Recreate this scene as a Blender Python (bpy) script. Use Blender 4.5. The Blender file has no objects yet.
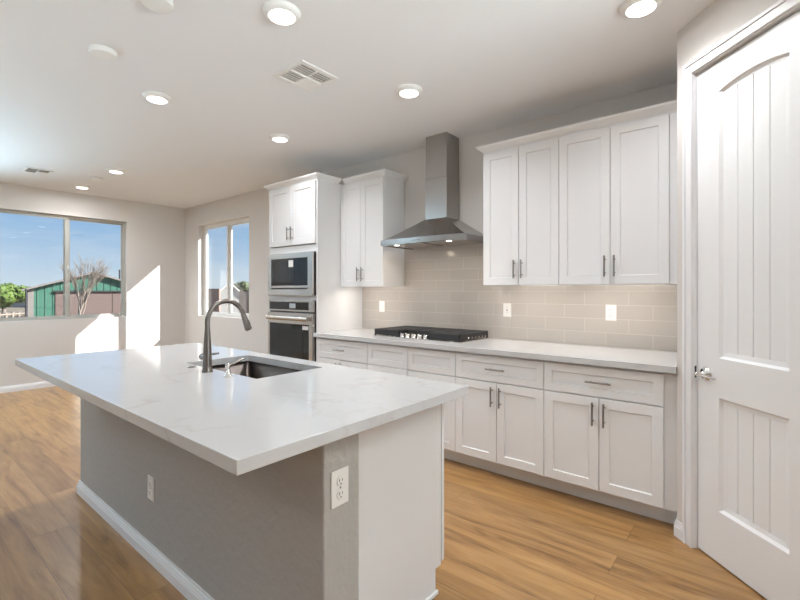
import bpy, bmesh, math, random
from mathutils import Vector, Matrix
random.seed(7)
PI = math.pi
S = bpy.context.scene
C = S.collection

# ------------------------------------------------------------------ camera
H = 1.333
cam_d = bpy.data.cameras.new('camera'); cam = bpy.data.objects.new('camera', cam_d); C.objects.link(cam)
cam.location = (0, 0, H); cam.rotation_euler = (PI/2, 0, math.radians(39.5))
cam_d.sensor_width = 36; cam_d.lens = 36*440/800; cam_d.shift_y = -9.15/800
cam_d.clip_start = .05; cam_d.clip_end = 500
S.camera = cam
# ------------------------------------------------------------------ view, world, sun, added fill light
S.view_settings.view_transform = 'Standard'; S.view_settings.look = 'None'
S.view_settings.gamma = 1; S.view_settings.use_curve_mapping = False
S.view_settings.exposure = -0.02
S.cycles.max_bounces = 10; S.cycles.diffuse_bounces = 6; S.cycles.glossy_bounces = 5; S.cycles.transparent_max_bounces = 12
S.cycles.sample_clamp_indirect = 8; S.cycles.use_denoising = True

W = bpy.data.worlds.new('sky'); S.world = W; W.use_nodes = True
nt = W.node_tree; nt.nodes.clear()
def N(nt, t, **k):
    n = nt.nodes.new(t)
    for a, v in k.items():
        if a in n.inputs: n.inputs[a].default_value = v
        else: setattr(n, a, v)
    return n
def ramp(nt, fac, stops, interp='LINEAR'):
    r = N(nt, 'ShaderNodeValToRGB'); r.color_ramp.interpolation = interp
    e = r.color_ramp.elements
    while len(e) < len(stops): e.new(.5)
    for i, (p, c) in enumerate(stops): e[i].position = p; e[i].color = (*c, 1) if len(c) == 3 else c
    nt.links.new(fac, r.inputs[0]); return r.outputs[0]
tc = N(nt, 'ShaderNodeTexCoord'); sx = N(nt, 'ShaderNodeSeparateXYZ'); nt.links.new(tc.outputs['Generated'], sx.inputs[0])
sky = ramp(nt, sx.outputs[2], [(0, (.70, .82, .92)), (.05, (.55, .72, .90)), (.12, (.36, .58, .86)), (.24, (.20, .42, .82)), (1, (.12, .28, .75))])
mp = N(nt, 'ShaderNodeMapping'); mp.inputs['Scale'].default_value = (1.5, 1.5, 9); nt.links.new(tc.outputs['Generated'], mp.inputs[0])
nz = N(nt, 'ShaderNodeTexNoise', Scale=2.2, Detail=6.0, Roughness=.6); nt.links.new(mp.outputs[0], nz.inputs['Vector'])
cl = ramp(nt, nz.outputs['Fac'], [(.45, (0, 0, 0)), (.75, (.55, .55, .55))])
mx = N(nt, 'ShaderNodeMix', data_type='RGBA'); nt.links.new(cl, mx.inputs[0]); nt.links.new(sky, mx.inputs[6]); mx.inputs[7].default_value = (.88, .92, .96, 1)
bg = N(nt, 'ShaderNodeBackground', Strength=1.0); nt.links.new(mx.outputs[2], bg.inputs[0])
wo = N(nt, 'ShaderNodeOutputWorld'); nt.links.new(bg.outputs[0], wo.inputs[0])

sd = bpy.data.lights.new('sun', 'SUN'); sd.energy = 15; sd.angle = math.radians(.5); sd.color = (1, .96, .9)
sun = bpy.data.objects.new('sun', sd); C.objects.link(sun)
sun.rotation_euler = Vector((-1.124, -1, -.955)).to_track_quat('-Z', 'Y').to_euler(); sun.location = (0, 20, 20)

WLX = -7.65
def area(name, loc, rot, sx_, sy_, power, col, parent=None, shape='RECTANGLE', spread=PI):
    l = bpy.data.lights.new(name, 'AREA'); l.shape = shape; l.size = sx_
    if shape in ('RECTANGLE', 'ELLIPSE'): l.size_y = sy_
    l.energy = power; l.color = col; l.spread = spread
    o = bpy.data.objects.new(name, l); C.objects.link(o); o.location = loc; o.rotation_euler = rot
    if parent: o.parent = parent
    return o
CZ = 2.743
# fill lights added in unseen openings, aimed up to brighten the ceiling
def aim(d): return Vector(d).to_track_quat('-Z', 'Y').to_euler()
area('fill_rear', (-2.2, -3.44, 1.25), aim((0, 1, 1.0)), 3.0, 1.6, 25, (.82, .94, 1), spread=1.5)
area('fill_right', (3.44, 1.05, 1.4), aim((-1, .1, 1.1)), 1.9, 2.1, 158, (.80, .95, 1), spread=1.7)
area('fill_left', (WLX+.06, -1.35, 1.45), aim((1, .35, 1.4)), 2.4, 1.8, 162, (.54, .82, 1), spread=1.5)
LAMP_POWER = 5.5
LAMP_COL = (.96, .97, 1)

# ------------------------------------------------------------------ materials
def mat(name, col, rough=.5, metal=0, bump=None, emit=None, coat=0, spec=.5, alpha=None):
    m = bpy.data.materials.new(name); m.use_nodes = True
    n = m.node_tree; b = n.nodes['Principled BSDF']
    b.inputs['Base Color'].default_value = (*col, 1); b.inputs['Roughness'].default_value = rough; b.inputs['Metallic'].default_value = metal
    b.inputs['Specular IOR Level'].default_value = spec; b.inputs['Coat Weight'].default_value = coat
    if emit: b.inputs['Emission Color'].default_value = (*emit[0], 1); b.inputs['Emission Strength'].default_value = emit[1]
    if bump:
        sc, st, dist = bump[:3]
        t = N(n, 'ShaderNodeTexCoord'); z = N(n, 'ShaderNodeTexNoise', Detail=3.0, Roughness=.55)
        v = t.outputs['Object']
        if len(bump) > 3:
            q = N(n, 'ShaderNodeMapping'); q.inputs['Scale'].default_value = bump[3]; n.links.new(v, q.inputs[0]); v = q.outputs[0]
        n.links.new(v, z.inputs['Vector']); z.inputs['Scale'].default_value = sc
        u = N(n, 'ShaderNodeBump', Strength=st, Distance=dist); n.links.new(z.outputs['Fac'], u.inputs['Height']); n.links.new(u.outputs[0], b.inputs['Normal'])
    return m
M = {}
M['wall'] = mat('greige_wall_paint', (.68, .65, .62), .75, bump=(55, .25, .004))
M['knock'] = mat('textured_greige_shaded', (.42, .40, .375), .7, bump=(26, .7, .008))  # same greige as the walls, with the island's shade put into its colour
M['ceil'] = mat('ceiling_paint', (.83, .83, .84), .85, bump=(45, .2, .004))
M['white'] = mat('white_cabinet_paint', (.78, .78, .785), .38, bump=(8, .05, .001))
M['trim'] = mat('white_trim_paint', (.82, .82, .83), .35, bump=(9, .04, .001))
M['doorw'] = mat('white_door_paint', (.84, .845, .85), .42, bump=(160, .12, .0006, (1, 1, .05)))
M['dark'] = mat('dark_gap', (.03, .03, .03), .8, bump=(20, .1, .001))
M['steel'] = mat('brushed_steel', (.58, .555, .53), .24, 1, bump=(60, .06, .0006, (.05, .05, 6)))
M['hoodsteel'] = mat('hood_brushed_steel', (.42, .40, .385), .22, 1, bump=(90, .08, .0006, (4, 4, .05)))
M['nickel'] = mat('dark_brushed_nickel', (.30, .28, .26), .3, 1, bump=(90, .08, .0005))
M['faucet'] = mat('faucet_nickel', (.24, .215, .195), .26, 1, bump=(120, .06, .0004, (1, 1, .1)))
M['sink'] = mat('sink_steel', (.13, .11, .10), .36, 1, bump=(90, .1, .0006, (.1, 3, 3)))
M['chrome'] = mat('polished_nickel', (.7, .68, .66), .12, 1, bump=(50, .02, .0003))
M['iron'] = mat('cast_iron', (.022, .021, .022), .55, 0, bump=(120, .3, .001))
M['blackglass'] = mat('black_glass', (.008, .008, .009), .06, 0, bump=(3, .01, .0005))
M['darkglass'] = mat('inner_dark_glass', (.014, .014, .015), .12, bump=(3, .01, .0005))
M['blackpl'] = mat('black_plastic', (.02, .02, .02), .4, bump=(60, .1, .0006))
M['paper'] = mat('paper_sticker', (.8, .8, .8), .6, bump=(60, .05, .0003))
M['display'] = mat('grey_display', (.42, .45, .48), .25, bump=(60, .02, .0003))
M['plate'] = mat('white_plastic', (.83, .82, .80), .35, bump=(40, .03, .0003))
M['vinyl'] = mat('almond_vinyl', (.42, .41, .37), .45, bump=(40, .04, .0004))
M['vinylw'] = mat('white_vinyl', (.78, .78, .76), .4, bump=(40, .04, .0004))
M['lens'] = mat('lit_lens', (.9, .9, .88), .5, emit=((1, .95, .88), 4.0), bump=(40, .02, .0003))
M['spot'] = mat('lit_hood_lens', (.9, .9, .88), .5, emit=((1, .94, .85), 7.0), bump=(40, .02, .0003))
M['strip'] = mat('lit_strip', (.9, .88, .8), .5, emit=((1, .86, .68), 1.5), bump=(40, .02, .0003))
M['lensoff'] = mat('unlit_white_cover', (.84, .84, .83), .4, bump=(40, .03, .0003))
M['bark'] = mat('pale_bark', (.26, .22, .185), .9, bump=(15, .5, .02))
M['bark2'] = mat('grey_bark', (.20, .17, .155), .9, bump=(15, .5, .02))
M['stucco'] = mat('white_stucco', (.34, .335, .33), .9, bump=(20, .3, .01))
M['roofm'] = mat('grey_metal_roof', (.22, .20, .19), .6, bump=(4, .2, .01))
M['brownpanel'] = mat('brown_panel', (.15, .105, .095), .7, bump=(6, .2, .02, (.2, .2, 8)))
M['blockw'] = mat('brown_block', (.28, .20, .16), .9, bump=(6, .4, .03))
M['pole'] = mat('dark_metal_pole', (.03, .03, .035), .5, bump=(20, .1, .002))

def leafmat(name, a, b_):
    m = mat(name, a, .7); n = m.node_tree
    t = N(n, 'ShaderNodeTexCoord'); z = N(n, 'ShaderNodeTexNoise', Scale=1.6, Detail=3.0); n.links.new(t.outputs['Object'], z.inputs['Vector'])
    c = ramp(n, z.outputs['Fac'], [(.3, a), (.7, b_)]); n.links.new(c, n.nodes['Principled BSDF'].inputs['Base Color']); return m
M['leaf'] = leafmat('bright_green_leaves', (.065, .12, .018), (.14, .22, .03))
M['leafd'] = leafmat('dull_green_leaves', (.07, .10, .04), (.13, .16, .07))

def m_ground():
    m = mat('dry_ground', (.5, .4, .3), .95); n = m.node_tree; b = n.nodes['Principled BSDF']
    t = N(n, 'ShaderNodeTexCoord'); z = N(n, 'ShaderNodeTexNoise', Scale=.25, Detail=8.0, Roughness=.7); n.links.new(t.outputs['Object'], z.inputs['Vector'])
    c = ramp(n, z.outputs['Fac'], [(.35, (.09, .09, .045)), (.5, (.20, .165, .115)), (.7, (.25, .215, .165))]); n.links.new(c, b.inputs['Base Color']); return m
M['ground'] = m_ground()

def m_green():
    m = mat('green_ribbed_metal', (.03, .19, .11), .5); n = m.node_tree; b = n.nodes['Principled BSDF']
    t = N(n, 'ShaderNodeTexCoord'); w = N(n, 'ShaderNodeTexWave', Scale=.55, Distortion=0.0); w.bands_direction = 'X'; w.wave_profile = 'SAW'
    n.links.new(t.outputs['Object'], w.inputs['Vector'])
    r = ramp(n, w.outputs['Fac'], [(0, (0, 0, 0)), (.08, (1, 1, 1)), (.2, (1, 1, 1)), (.28, (0, 0, 0))])
    u = N(n, 'ShaderNodeBump', Strength=.8, Distance=.08); n.links.new(r, u.inputs['Height']); n.links.new(u.outputs[0], b.inputs['Normal'])
    c = ramp(n, w.outputs['Fac'], [(0, (.018, .065, .045)), (.05, (.036, .125, .088)), (.3, (.036, .125, .088)), (.34, (.048, .155, .11))]); n.links.new(c, b.inputs['Base Color'])
    return m
M['green'] = m_green()

def m_quartz():
    m = mat('white_quartz', (.78, .77, .755), .10, spec=.35); n = m.node_tree; b = n.nodes['Principled BSDF']
    t = N(n, 'ShaderNodeTexCoord')
    z = N(n, 'ShaderNodeTexNoise', Scale=1.1, Detail=5.0, Roughness=.55, Distortion=.9); n.links.new(t.outputs['Object'], z.inputs['Vector'])
    v = ramp(n, z.outputs['Fac'], [(.485, (0, 0, 0)), (.5, (1, 1, 1)), (.515, (0, 0, 0))])
    z2 = N(n, 'ShaderNodeTexNoise', Scale=2.3, Detail=2.0); n.links.new(t.outputs['Object'], z2.inputs['Vector'])
    k = ramp(n, z2.outputs['Fac'], [(.42, (0, 0, 0)), (.62, (.8, .8, .8))])
    mm = N(n, 'ShaderNodeMath', operation='MULTIPLY'); n.links.new(v, mm.inputs[0]); n.links.new(k, mm.inputs[1])
    x = N(n, 'ShaderNodeMix', data_type='RGBA'); n.links.new(mm.outputs[0], x.inputs[0]); x.inputs[6].default_value = (.57, .568, .57, 1); x.inputs[7].default_value = (.50, .48, .46, 1)
    n.links.new(x.outputs[2], b.inputs['Base Color']); return m
M['quartz'] = m_quartz()

def m_floor():
    m = mat('oak_plank_floor', (.4, .27, .15), .29); n = m.node_tree; b = n.nodes['Principled BSDF']
    t = N(n, 'ShaderNodeTexCoord')
    br = N(n, 'ShaderNodeTexBrick'); br.offset = .37; br.offset_frequency = 2; br.squash = 1
    for k, v in (('Scale', 1.0), ('Mortar Size', .0012), ('Mortar Smooth', .2), ('Bias', 0.0), ('Brick Width', 1.52), ('Row Height', .185)): br.inputs[k].default_value = v
    br.inputs['Color1'].default_value = (0, 0, 0, 1); br.inputs['Color2'].default_value = (1, 1, 1, 1); br.inputs['Mortar'].default_value = (.5, .5, .5, 1)
    n.links.new(t.outputs['Object'], br.inputs['Vector'])
    # per-plank offset of the grain
    sc = N(n, 'ShaderNodeVectorMath', operation='SCALE'); n.links.new(br.outputs['Color'], sc.inputs[0]); sc.inputs['Scale'].default_value = 7.3
    ad = N(n, 'ShaderNodeVectorMath', operation='ADD'); n.links.new(t.outputs['Object'], ad.inputs[0]); n.links.new(sc.outputs[0], ad.inputs[1])
    mp = N(n, 'ShaderNodeMapping'); mp.inputs['Scale'].default_value = (1.0, 9, 1); n.links.new(ad.outputs[0], mp.inputs[0])
    g = N(n, 'ShaderNodeTexNoise', Scale=1.5, Detail=6.0, Roughness=.6, Distortion=.7); n.links.new(mp.outputs[0], g.inputs['Vector'])
    mp2 = N(n, 'ShaderNodeMapping'); mp2.inputs['Scale'].default_value = (2.5, 60, 1); n.links.new(ad.outputs[0], mp2.inputs[0])
    g2 = N(n, 'ShaderNodeTexNoise', Scale=2.0, Detail=4.0, Roughness=.6); n.links.new(mp2.outputs[0], g2.inputs['Vector'])
    base = ramp(n, g.outputs['Fac'], [(.27, (.15, .070, .024)), (.42, (.32, .170, .062)), (.58, (.42, .235, .090)), (.78, (.50, .295, .125))])
    fine = ramp(n, g2.outputs['Fac'], [(.3, (.88, .88, .88)), (.7, (1.06, 1.06, 1.06))])
    x = N(n, 'ShaderNodeMix', data_type='RGBA', blend_type='MULTIPLY'); x.inputs[0].default_value = 1; n.links.new(base, x.inputs[6]); n.links.new(fine, x.inputs[7])
    pl = ramp(n, br.outputs['Color'], [(0, (.88, .87, .86)), (1, (1.08, 1.07, 1.05))])
    y = N(n, 'ShaderNodeMix', data_type='RGBA', blend_type='MULTIPLY'); y.inputs[0].default_value = 1; n.links.new(x.outputs[2], y.inputs[6]); n.links.new(pl, y.inputs[7])
    # knots
    mk = N(n, 'ShaderNodeMapping'); mk.inputs['Scale'].default_value = (1.1, 3.2, 1); n.links.new(ad.outputs[0], mk.inputs[0])
    vo = N(n, 'ShaderNodeTexVoronoi', Scale=1.5); n.links.new(mk.outputs[0], vo.inputs['Vector'])
    kk = ramp(n, vo.outputs['Distance'], [(.0, (.45, .45, .45)), (.055, (0, 0, 0))])
    kx = N(n, 'ShaderNodeMix', data_type='RGBA'); n.links.new(kk, kx.inputs[0]); n.links.new(y.outputs[2], kx.inputs[6]); kx.inputs[7].default_value = (.10, .05, .025, 1)
    mo = N(n, 'ShaderNodeMix', data_type='RGBA'); n.links.new(br.outputs['Fac'], mo.inputs[0]); n.links.new(kx.outputs[2], mo.inputs[6]); mo.inputs[7].default_value = (.14, .075, .035, 1)
    n.links.new(mo.outputs[2], b.inputs['Base Color'])
    u = N(n, 'ShaderNodeBump', Strength=.12, Distance=.001); n.links.new(g2.outputs['Fac'], u.inputs['Height'])
    u2 = N(n, 'ShaderNodeBump', Strength=.4, Distance=.001, invert=True); n.links.new(br.outputs['Fac'], u2.inputs['Height']); n.links.new(u.outputs[0], u2.inputs['Normal'])
    n.links.new(u2.outputs[0], b.inputs['Normal']); return m
M['floor'] = m_floor()

def m_tile():
    m = mat('greige_subway_tile', (.5, .45, .4), .18); n = m.node_tree; b = n.nodes['Principled BSDF']
    t = N(n, 'ShaderNodeTexCoord'); sp = N(n, 'ShaderNodeSeparateXYZ'); n.links.new(t.outputs['Object'], sp.inputs[0])
    cb = N(n, 'ShaderNodeCombineXYZ'); n.links.new(sp.outputs[0], cb.inputs[0]); n.links.new(sp.outputs[2], cb.inputs[1])
    mp = N(n, 'ShaderNodeMapping'); mp.inputs['Location'].default_value = (.13, -.922, 0); n.links.new(cb.outputs[0], mp.inputs[0])
    br = N(n, 'ShaderNodeTexBrick'); br.offset = .5
    for k, v in (('Scale', 1.0), ('Mortar Size', .0016), ('Mortar Smooth', .1), ('Bias', 0.0), ('Brick Width', .305), ('Row Height', .102)): br.inputs[k].default_value = v
    br.inputs['Color1'].default_value = (.465, .43, .393, 1); br.inputs['Color2'].default_value = (.49, .453, .415, 1); br.inputs['Mortar'].default_value = (.62, .585, .54, 1)
    n.links.new(mp.outputs[0], br.inputs['Vector']); n.links.new(br.outputs['Color'], b.inputs['Base Color'])
    u = N(n, 'ShaderNodeBump', Strength=.5, Distance=.001, invert=True); n.links.new(br.outputs['Fac'], u.inputs['Height'])
    z = N(n, 'ShaderNodeTexNoise', Scale=14.0, Detail=2.0); n.links.new(t.outputs['Object'], z.inputs['Vector'])
    u2 = N(n, 'ShaderNodeBump', Strength=.12, Distance=.003); n.links.new(z.outputs['Fac'], u2.inputs['Height']); n.links.new(u.outputs[0], u2.inputs['Normal'])
    n.links.new(u2.outputs[0], b.inputs['Normal']); return m
M['tile'] = m_tile()

def m_glass():
    m = bpy.data.materials.new('window_glass'); m.use_nodes = True; n = m.node_tree; n.nodes.clear()
    lw_ = N(n, 'ShaderNodeLayerWeight', Blend=.5); pw = N(n, 'ShaderNodeMath', operation='POWER'); n.links.new(lw_.outputs['Facing'], pw.inputs[0]); pw.inputs[1].default_value = 5
    f = N(n, 'ShaderNodeMath', operation='MULTIPLY_ADD'); n.links.new(pw.outputs[0], f.inputs[0]); f.inputs[1].default_value = .9; f.inputs[2].default_value = .04; tr = N(n, 'ShaderNodeBsdfTransparent'); tr.inputs[0].default_value = (.96, .97, .97, 1)
    g = N(n, 'ShaderNodeBsdfGlossy', Roughness=.01); x = N(n, 'ShaderNodeMixShader'); o = N(n, 'ShaderNodeOutputMaterial')
    n.links.new(f.outputs[0], x.inputs[0]); n.links.new(tr.outputs[0], x.inputs[1]); n.links.new(g.outputs[0], x.inputs[2]); n.links.new(x.outputs[0], o.inputs[0]); return m
M['glass'] = m_glass()

# ------------------------------------------------------------------ mesh helpers
def wloc(o):
    v = Vector((0, 0, 0))
    while o: v += Vector(o.location); o = o.parent
    return v
class MB:
    """collects shapes (world coordinates, or the parent's own when local=True) and links them as one mesh object"""
    def __init__(s): s.v = []; s.f = []; s.sm = []
    def add(s, vs, fs, smooth=False):
        k = len(s.v); s.v += [tuple(p) for p in vs]; s.f += [tuple(i+k for i in f) for f in fs]; s.sm += [smooth]*len(fs); return s
    def box(s, x0, x1, y0, y1, z0, z1):
        return s.add([(x0,y0,z0),(x1,y0,z0),(x1,y1,z0),(x0,y1,z0),(x0,y0,z1),(x1,y0,z1),(x1,y1,z1),(x0,y1,z1)],
                     [(0,3,2,1),(4,5,6,7),(0,1,5,4),(1,2,6,5),(2,3,7,6),(3,0,4,7)])
    def tube(s, pts, rs, n=12, caps=True, smooth=True):
        pts = [Vector(p) for p in pts]
        if not hasattr(rs, '__len__'): rs = [rs]*len(pts)
        T = [(pts[min(i+1, len(pts)-1)]-pts[max(i-1, 0)]).normalized() for i in range(len(pts))]
        ref = Vector((0, 0, 1)) if abs(T[0].z) < .9 else Vector((1, 0, 0))
        u = T[0].cross(ref).normalized(); vs = []
        for i, p in enumerate(pts):
            u = (u - T[i]*u.dot(T[i])).normalized(); w = T[i].cross(u)
            for k in range(n):
                a = 2*PI*k/n; vs.append(p + (u*math.cos(a)+w*math.sin(a))*rs[i])
        fs = [(i*n+k, i*n+(k+1) % n, (i+1)*n+(k+1) % n, (i+1)*n+k) for i in range(len(pts)-1) for k in range(n)]
        s.add(vs, fs, smooth)
        if caps:
            s.add(vs[:n], [tuple(range(n))[::-1]]); s.add(vs[-n:], [tuple(range(n))])
        return s
    def lathe(s, c, prof, n=32, axis='z', smooth=True):
        """prof: (radius, offset along the axis)"""
        vs = []
        for r, h in prof:
            for k in range(n):
                a = 2*PI*k/n; p = (r*math.cos(a), r*math.sin(a), h)
                if axis == 'y': p = (p[0], h, p[1])
                if axis == 'x': p = (h, p[0], p[1])
                vs.append((c[0]+p[0], c[1]+p[1], c[2]+p[2]))
        m = len(prof)
        fs = [(i*n+k, i*n+(k+1) % n, (i+1)*n+(k+1) % n, (i+1)*n+k) for i in range(m-1) for k in range(n)]
        s.add(vs, fs, smooth)
        if prof[0][0] > 1e-5: s.add(vs[:n], [tuple(range(n))])
        if prof[-1][0] > 1e-5: s.add(vs[-n:], [tuple(range(n))])
        return s
    def prism(s, loop, dvec):
        n = len(loop); d = Vector(dvec); a = [Vector(p) for p in loop]; b = [p+d for p in a]
        return s.add(a+b, [tuple(range(n))[::-1], tuple(range(n, 2*n))]+[(i, (i+1) % n, n+(i+1) % n, n+i) for i in range(n)])
    def sweep(s, path, prof, closed=False):
        """mitred sweep in the xy plane; path: (x, y); prof: (outward offset to the right of travel, z)"""
        P = [Vector((p[0], p[1])) for p in path]; n = len(P); m = len(prof); vs = []
        for i in range(n):
            if closed or 0 < i < n-1:
                d0 = (P[i]-P[i-1]).normalized(); d1 = (P[(i+1) % n]-P[i]).normalized()
            elif i == 0: d0 = d1 = (P[1]-P[0]).normalized()
            else: d0 = d1 = (P[-1]-P[-2]).normalized()
            n0 = Vector((d0.y, -d0.x)); n1 = Vector((d1.y, -d1.x)); b = (n0+n1); b = b/max(b.dot(n0), .2)
            for o, z in prof: vs.append((P[i].x+b.x*o, P[i].y+b.y*o, z))
        seg = n if closed else n-1
        fs = [(i*m+k, i*m+(k+1) % m, ((i+1) % n)*m+(k+1) % m, ((i+1) % n)*m+k) for i in range(seg) for k in range(m)]
        if not closed: fs += [tuple(range(m)), tuple(range((n-1)*m, n*m))[::-1]]
        return s.add(vs, fs)
    def build(s, name, m, parent=None, local=False, bevel=0, seg=2):
        me = bpy.data.meshes.new(name)
        off = Vector((0, 0, 0)) if (local or not parent) else wloc(parent)
        me.from_pydata([tuple(Vector(p)-off) for p in s.v], [], s.f)
        me.polygons.foreach_set('use_smooth', s.sm); me.update()
        b = bmesh.new(); b.from_mesh(me); bmesh.ops.recalc_face_normals(b, faces=b.faces); b.to_mesh(me); b.free()
        me.materials.append(M[m]); o = bpy.data.objects.new(name, me); C.objects.link(o)
        if parent: o.parent = parent
        if bevel:
            q = o.modifiers.new('edge', 'BEVEL'); q.width = bevel; q.segments = seg; q.limit_method = 'ANGLE'; q.angle_limit = math.radians(40); q.use_clamp_overlap = True
        return o
def tag(o, label=None, cat=None, group=None, kind=None):
    if label: o['label'] = label
    if cat: o['category'] = cat
    if group: o['group'] = group
    if kind: o['kind'] = kind
    return o
def thing(name, loc, label, cat, group=None, rz=0, kind=None):
    o = bpy.data.objects.new(name, None); C.objects.link(o); o.location = loc; o.rotation_euler = (0, 0, rz); o.empty_display_size = .1
    return tag(o, label, cat, group, kind)
def dup(root, loc, label, group=None):
    r = root.copy(); C.objects.link(r); r.location = loc; r['label'] = label
    if group: r['group'] = group
    for ch in list(root.children):
        c = ch.copy(); C.objects.link(c); c.parent = r
        for g in list(ch.children):
            d = g.copy(); C.objects.link(d); d.parent = c
    return r
def st(o, label=None, cat='structure'): return tag(o, label, cat, None, 'structure')

# ------------------------------------------------------------------ room shell
WB, WL = 3.485, -7.65            # kitchen wall (y), window wall (x)
RX, RY = 3.5, -3.5               # far sides, behind the camera
T = .15
CX, CY = -.360, 2.810            # corner where the pantry wall starts
st(MB().box(WL-T, RX+T, RY-T, WB+T, -.12, 0).build('floor', 'floor'), 'warm oak plank floor running the length of the room', 'floor')
st(MB().box(WL-T, RX+T, RY-T, WB+T, CZ, CZ+.12).build('ceiling', 'ceil'), 'flat white ceiling over the kitchen', 'ceiling')
w2 = (-7.185, -5.674, .93, 2.41)      # window in kitchen wall: x0 x1 z0 z1
w1 = (1.065, 2.585, .93, 2.41)        # window in left wall: y0 y1
b = MB(); b.box(WL, w2[0], WB, WB+T, 0, CZ).box(w2[1], RX, WB, WB+T, 0, CZ).box(w2[0], w2[1], WB, WB+T, 0, w2[2]).box(w2[0], w2[1], WB, WB+T, w2[3], CZ)
st(b.build('wall_back', 'wall'), 'greige wall behind the cabinets with a window at its far end', 'wall')
b = MB(); b.box(WL-T, WL, RY, -2.6, 0, CZ).box(WL-T, WL, -.1, w1[0], 0, CZ).box(WL-T, WL, -2.6, -.1, 0, .5).box(WL-T, WL, -2.6, -.1, 2.41, CZ).box(WL-T, WL, w1[1], WB+T, 0, CZ).box(WL-T, WL, w1[0], w1[1], 0, w1[2]).box(WL-T, WL, w1[0], w1[1], w1[3], CZ)
st(b.build('wall_left', 'wall'), 'far greige wall with the wide window and sun patch', 'wall')
b = MB()                                                    # rear wall with a wide opening
b.box(WL-T, -3.9, RY-T, RY, 0, CZ).box(-.5, RX+T, RY-T, RY, 0, CZ).box(-3.9, -.5, RY-T, RY, 2.4, CZ)
st(b.build('wall_rear', 'wall'), 'greige wall behind the camera', 'wall')
b = MB(); b.box(RX, RX+T, RY, .05, 0, CZ).box(RX, RX+T, 2.05, WB+T, 0, CZ).box(RX, RX+T, .05, 2.05, 2.5, CZ).box(RX, RX+T, .05, 2.05, 0, .3)
st(b.build('wall_right', 'wall'), 'greige side wall to the right of the camera', 'wall')

def window_unit(name, origin, rz, width, z0, z1, m, label, slide=True, depth=.09, fw_=.045, cs=0, ms=.11):
    """local x along the wall, local +y to the outside, frame set back by depth"""
    r = thing(name, origin, label, 'window', rz=rz, kind='structure')
    h = z1-z0; f = fw_; y0, y1 = depth, depth+.055
    fr = MB(); fr.box(0, width, y0, y1, 0, f).box(0, width, y0, y1, h-f, h).box(0, f, y0, y1, f, h-f).box(width-f, width, y0, y1, f, h-f)
    fr.build('window_frame', m, r, True, .003)
    c = width/2+cs
    def sash(x0, x1, yy, q, ql, qr):
        g = MB(); g.box(x0, x1, yy, yy+.02, f, f+q).box(x0, x1, yy, yy+.02, h-f-q, h-f).box(x0, x0+ql, yy, yy+.02, f+q, h-f-q).box(x1-qr, x1, yy, yy+.02, f+q, h-f-q)
        so = g.build('sash', m, r, True, .002)
        MB().box(x0+ql, x1-qr, yy+.008, yy+.012, f+q, h-f-q).build('pane', 'glass', so, True)
        return so
    if slide:
        sash(f, c+.005, y0+.008, .018, .018, .04); s2 = sash(c-.045, width-f, y0+.03, .022, ms, .022)
        MB().box(c-.006, c+.006, y0-.006, y0+.008, h*.5-.03, h*.5+.03).build('sash_lock', 'vinylw', s2, True, .002)
    else:
        sash(f, width-f, y0+.01, .02, .02, .02)
    return r
# local +y is outward: left wall outward = -x  -> rotate by +90deg: local x -> +y, local y -> -x
window_unit('window_1', (WL, w1[0], w1[2]), PI/2, w1[1]-w1[0], w1[2], w1[3], 'vinyl', 'wide slider window in the far wall, looking onto the green shed', depth=.05, fw_=.032, cs=.018, ms=.075)
window_unit('window_2', (w2[0], WB, w2[2]), 0, w2[1]-w2[0], w2[2], w2[3], 'vinylw', 'slider window in the kitchen wall left of the oven tower')
window_unit('added_window_3', (-.5, RY, 0), PI, 3.4, 0, 2.4, 'vinylw', 'added glazed opening behind the camera, unseen, for fill light')  # unseen opening, added to let in fill light
window_unit('added_window_4', (RX, 2.05, .3), -PI/2, 2.0, .3, 2.5, 'vinylw', 'added unseen window in the side wall, for fill light')  # added out of view on the right for brightness

window_unit('added_window_5', (WL, -2.6, .5), PI/2, 2.5, .5, 2.41, 'vinyl', 'added window in the far wall outside the frame, for fill light')  # added out of view, carries the left fill light
# roof overhang outside the kitchen wall
st(MB().box(WL-.6, RX, WB+T, 4.12, 2.76, 2.88).build('roof_overhang', 'trim'), 'white roof overhang outside the kitchen window', 'roof')

# pantry corner: return wall + diagonal wall with door opening
dS = 1/math.sqrt(2)
def dg(s, c): return ((c+s/dS)/2, (c-s/dS)/2)
CW = 2.450
L0, L1 = -2.118, -1.497           # leaf edges (s)
DZ = 2.455
# local frame of the diagonal wall: origin at s=L0 on the wall plane, local x to the right (+s), local -y towards the room
ox, oy = dg(L0, CW)
rootD = math.radians(-45)
def diag(name, label, cat): return thing(name, (ox, oy, 0), label, cat, rz=rootD, kind='structure')
dwx0 = -(2.2415-2.118)             # wall start in local x
wd = diag('wall_pantry', 'diagonal greige wall around the white pantry door', 'wall')
lw = L1-L0
b = MB(); b.box(dwx0, -.012, 0, .12, 0, CZ).box(lw+.012, lw+.30, 0, .12, 0, CZ).box(-.012, lw+.012, 0, .12, DZ+.012, CZ)
b.build('wall_panel', 'wall', wd, True)
ex, ey = dg(L1+.30, CW)
st(MB().box(CX, CX+.10, CY+.02, WB, 0, CZ).build('wall_return', 'wall'), 'short greige wall closing the cabinet run', 'wall')
st(MB().box(ex, RX, ey, ey+.12, 0, CZ).build('wall_pantry_side', 'wall'), 'greige pantry wall right of the door', 'wall')

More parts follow.
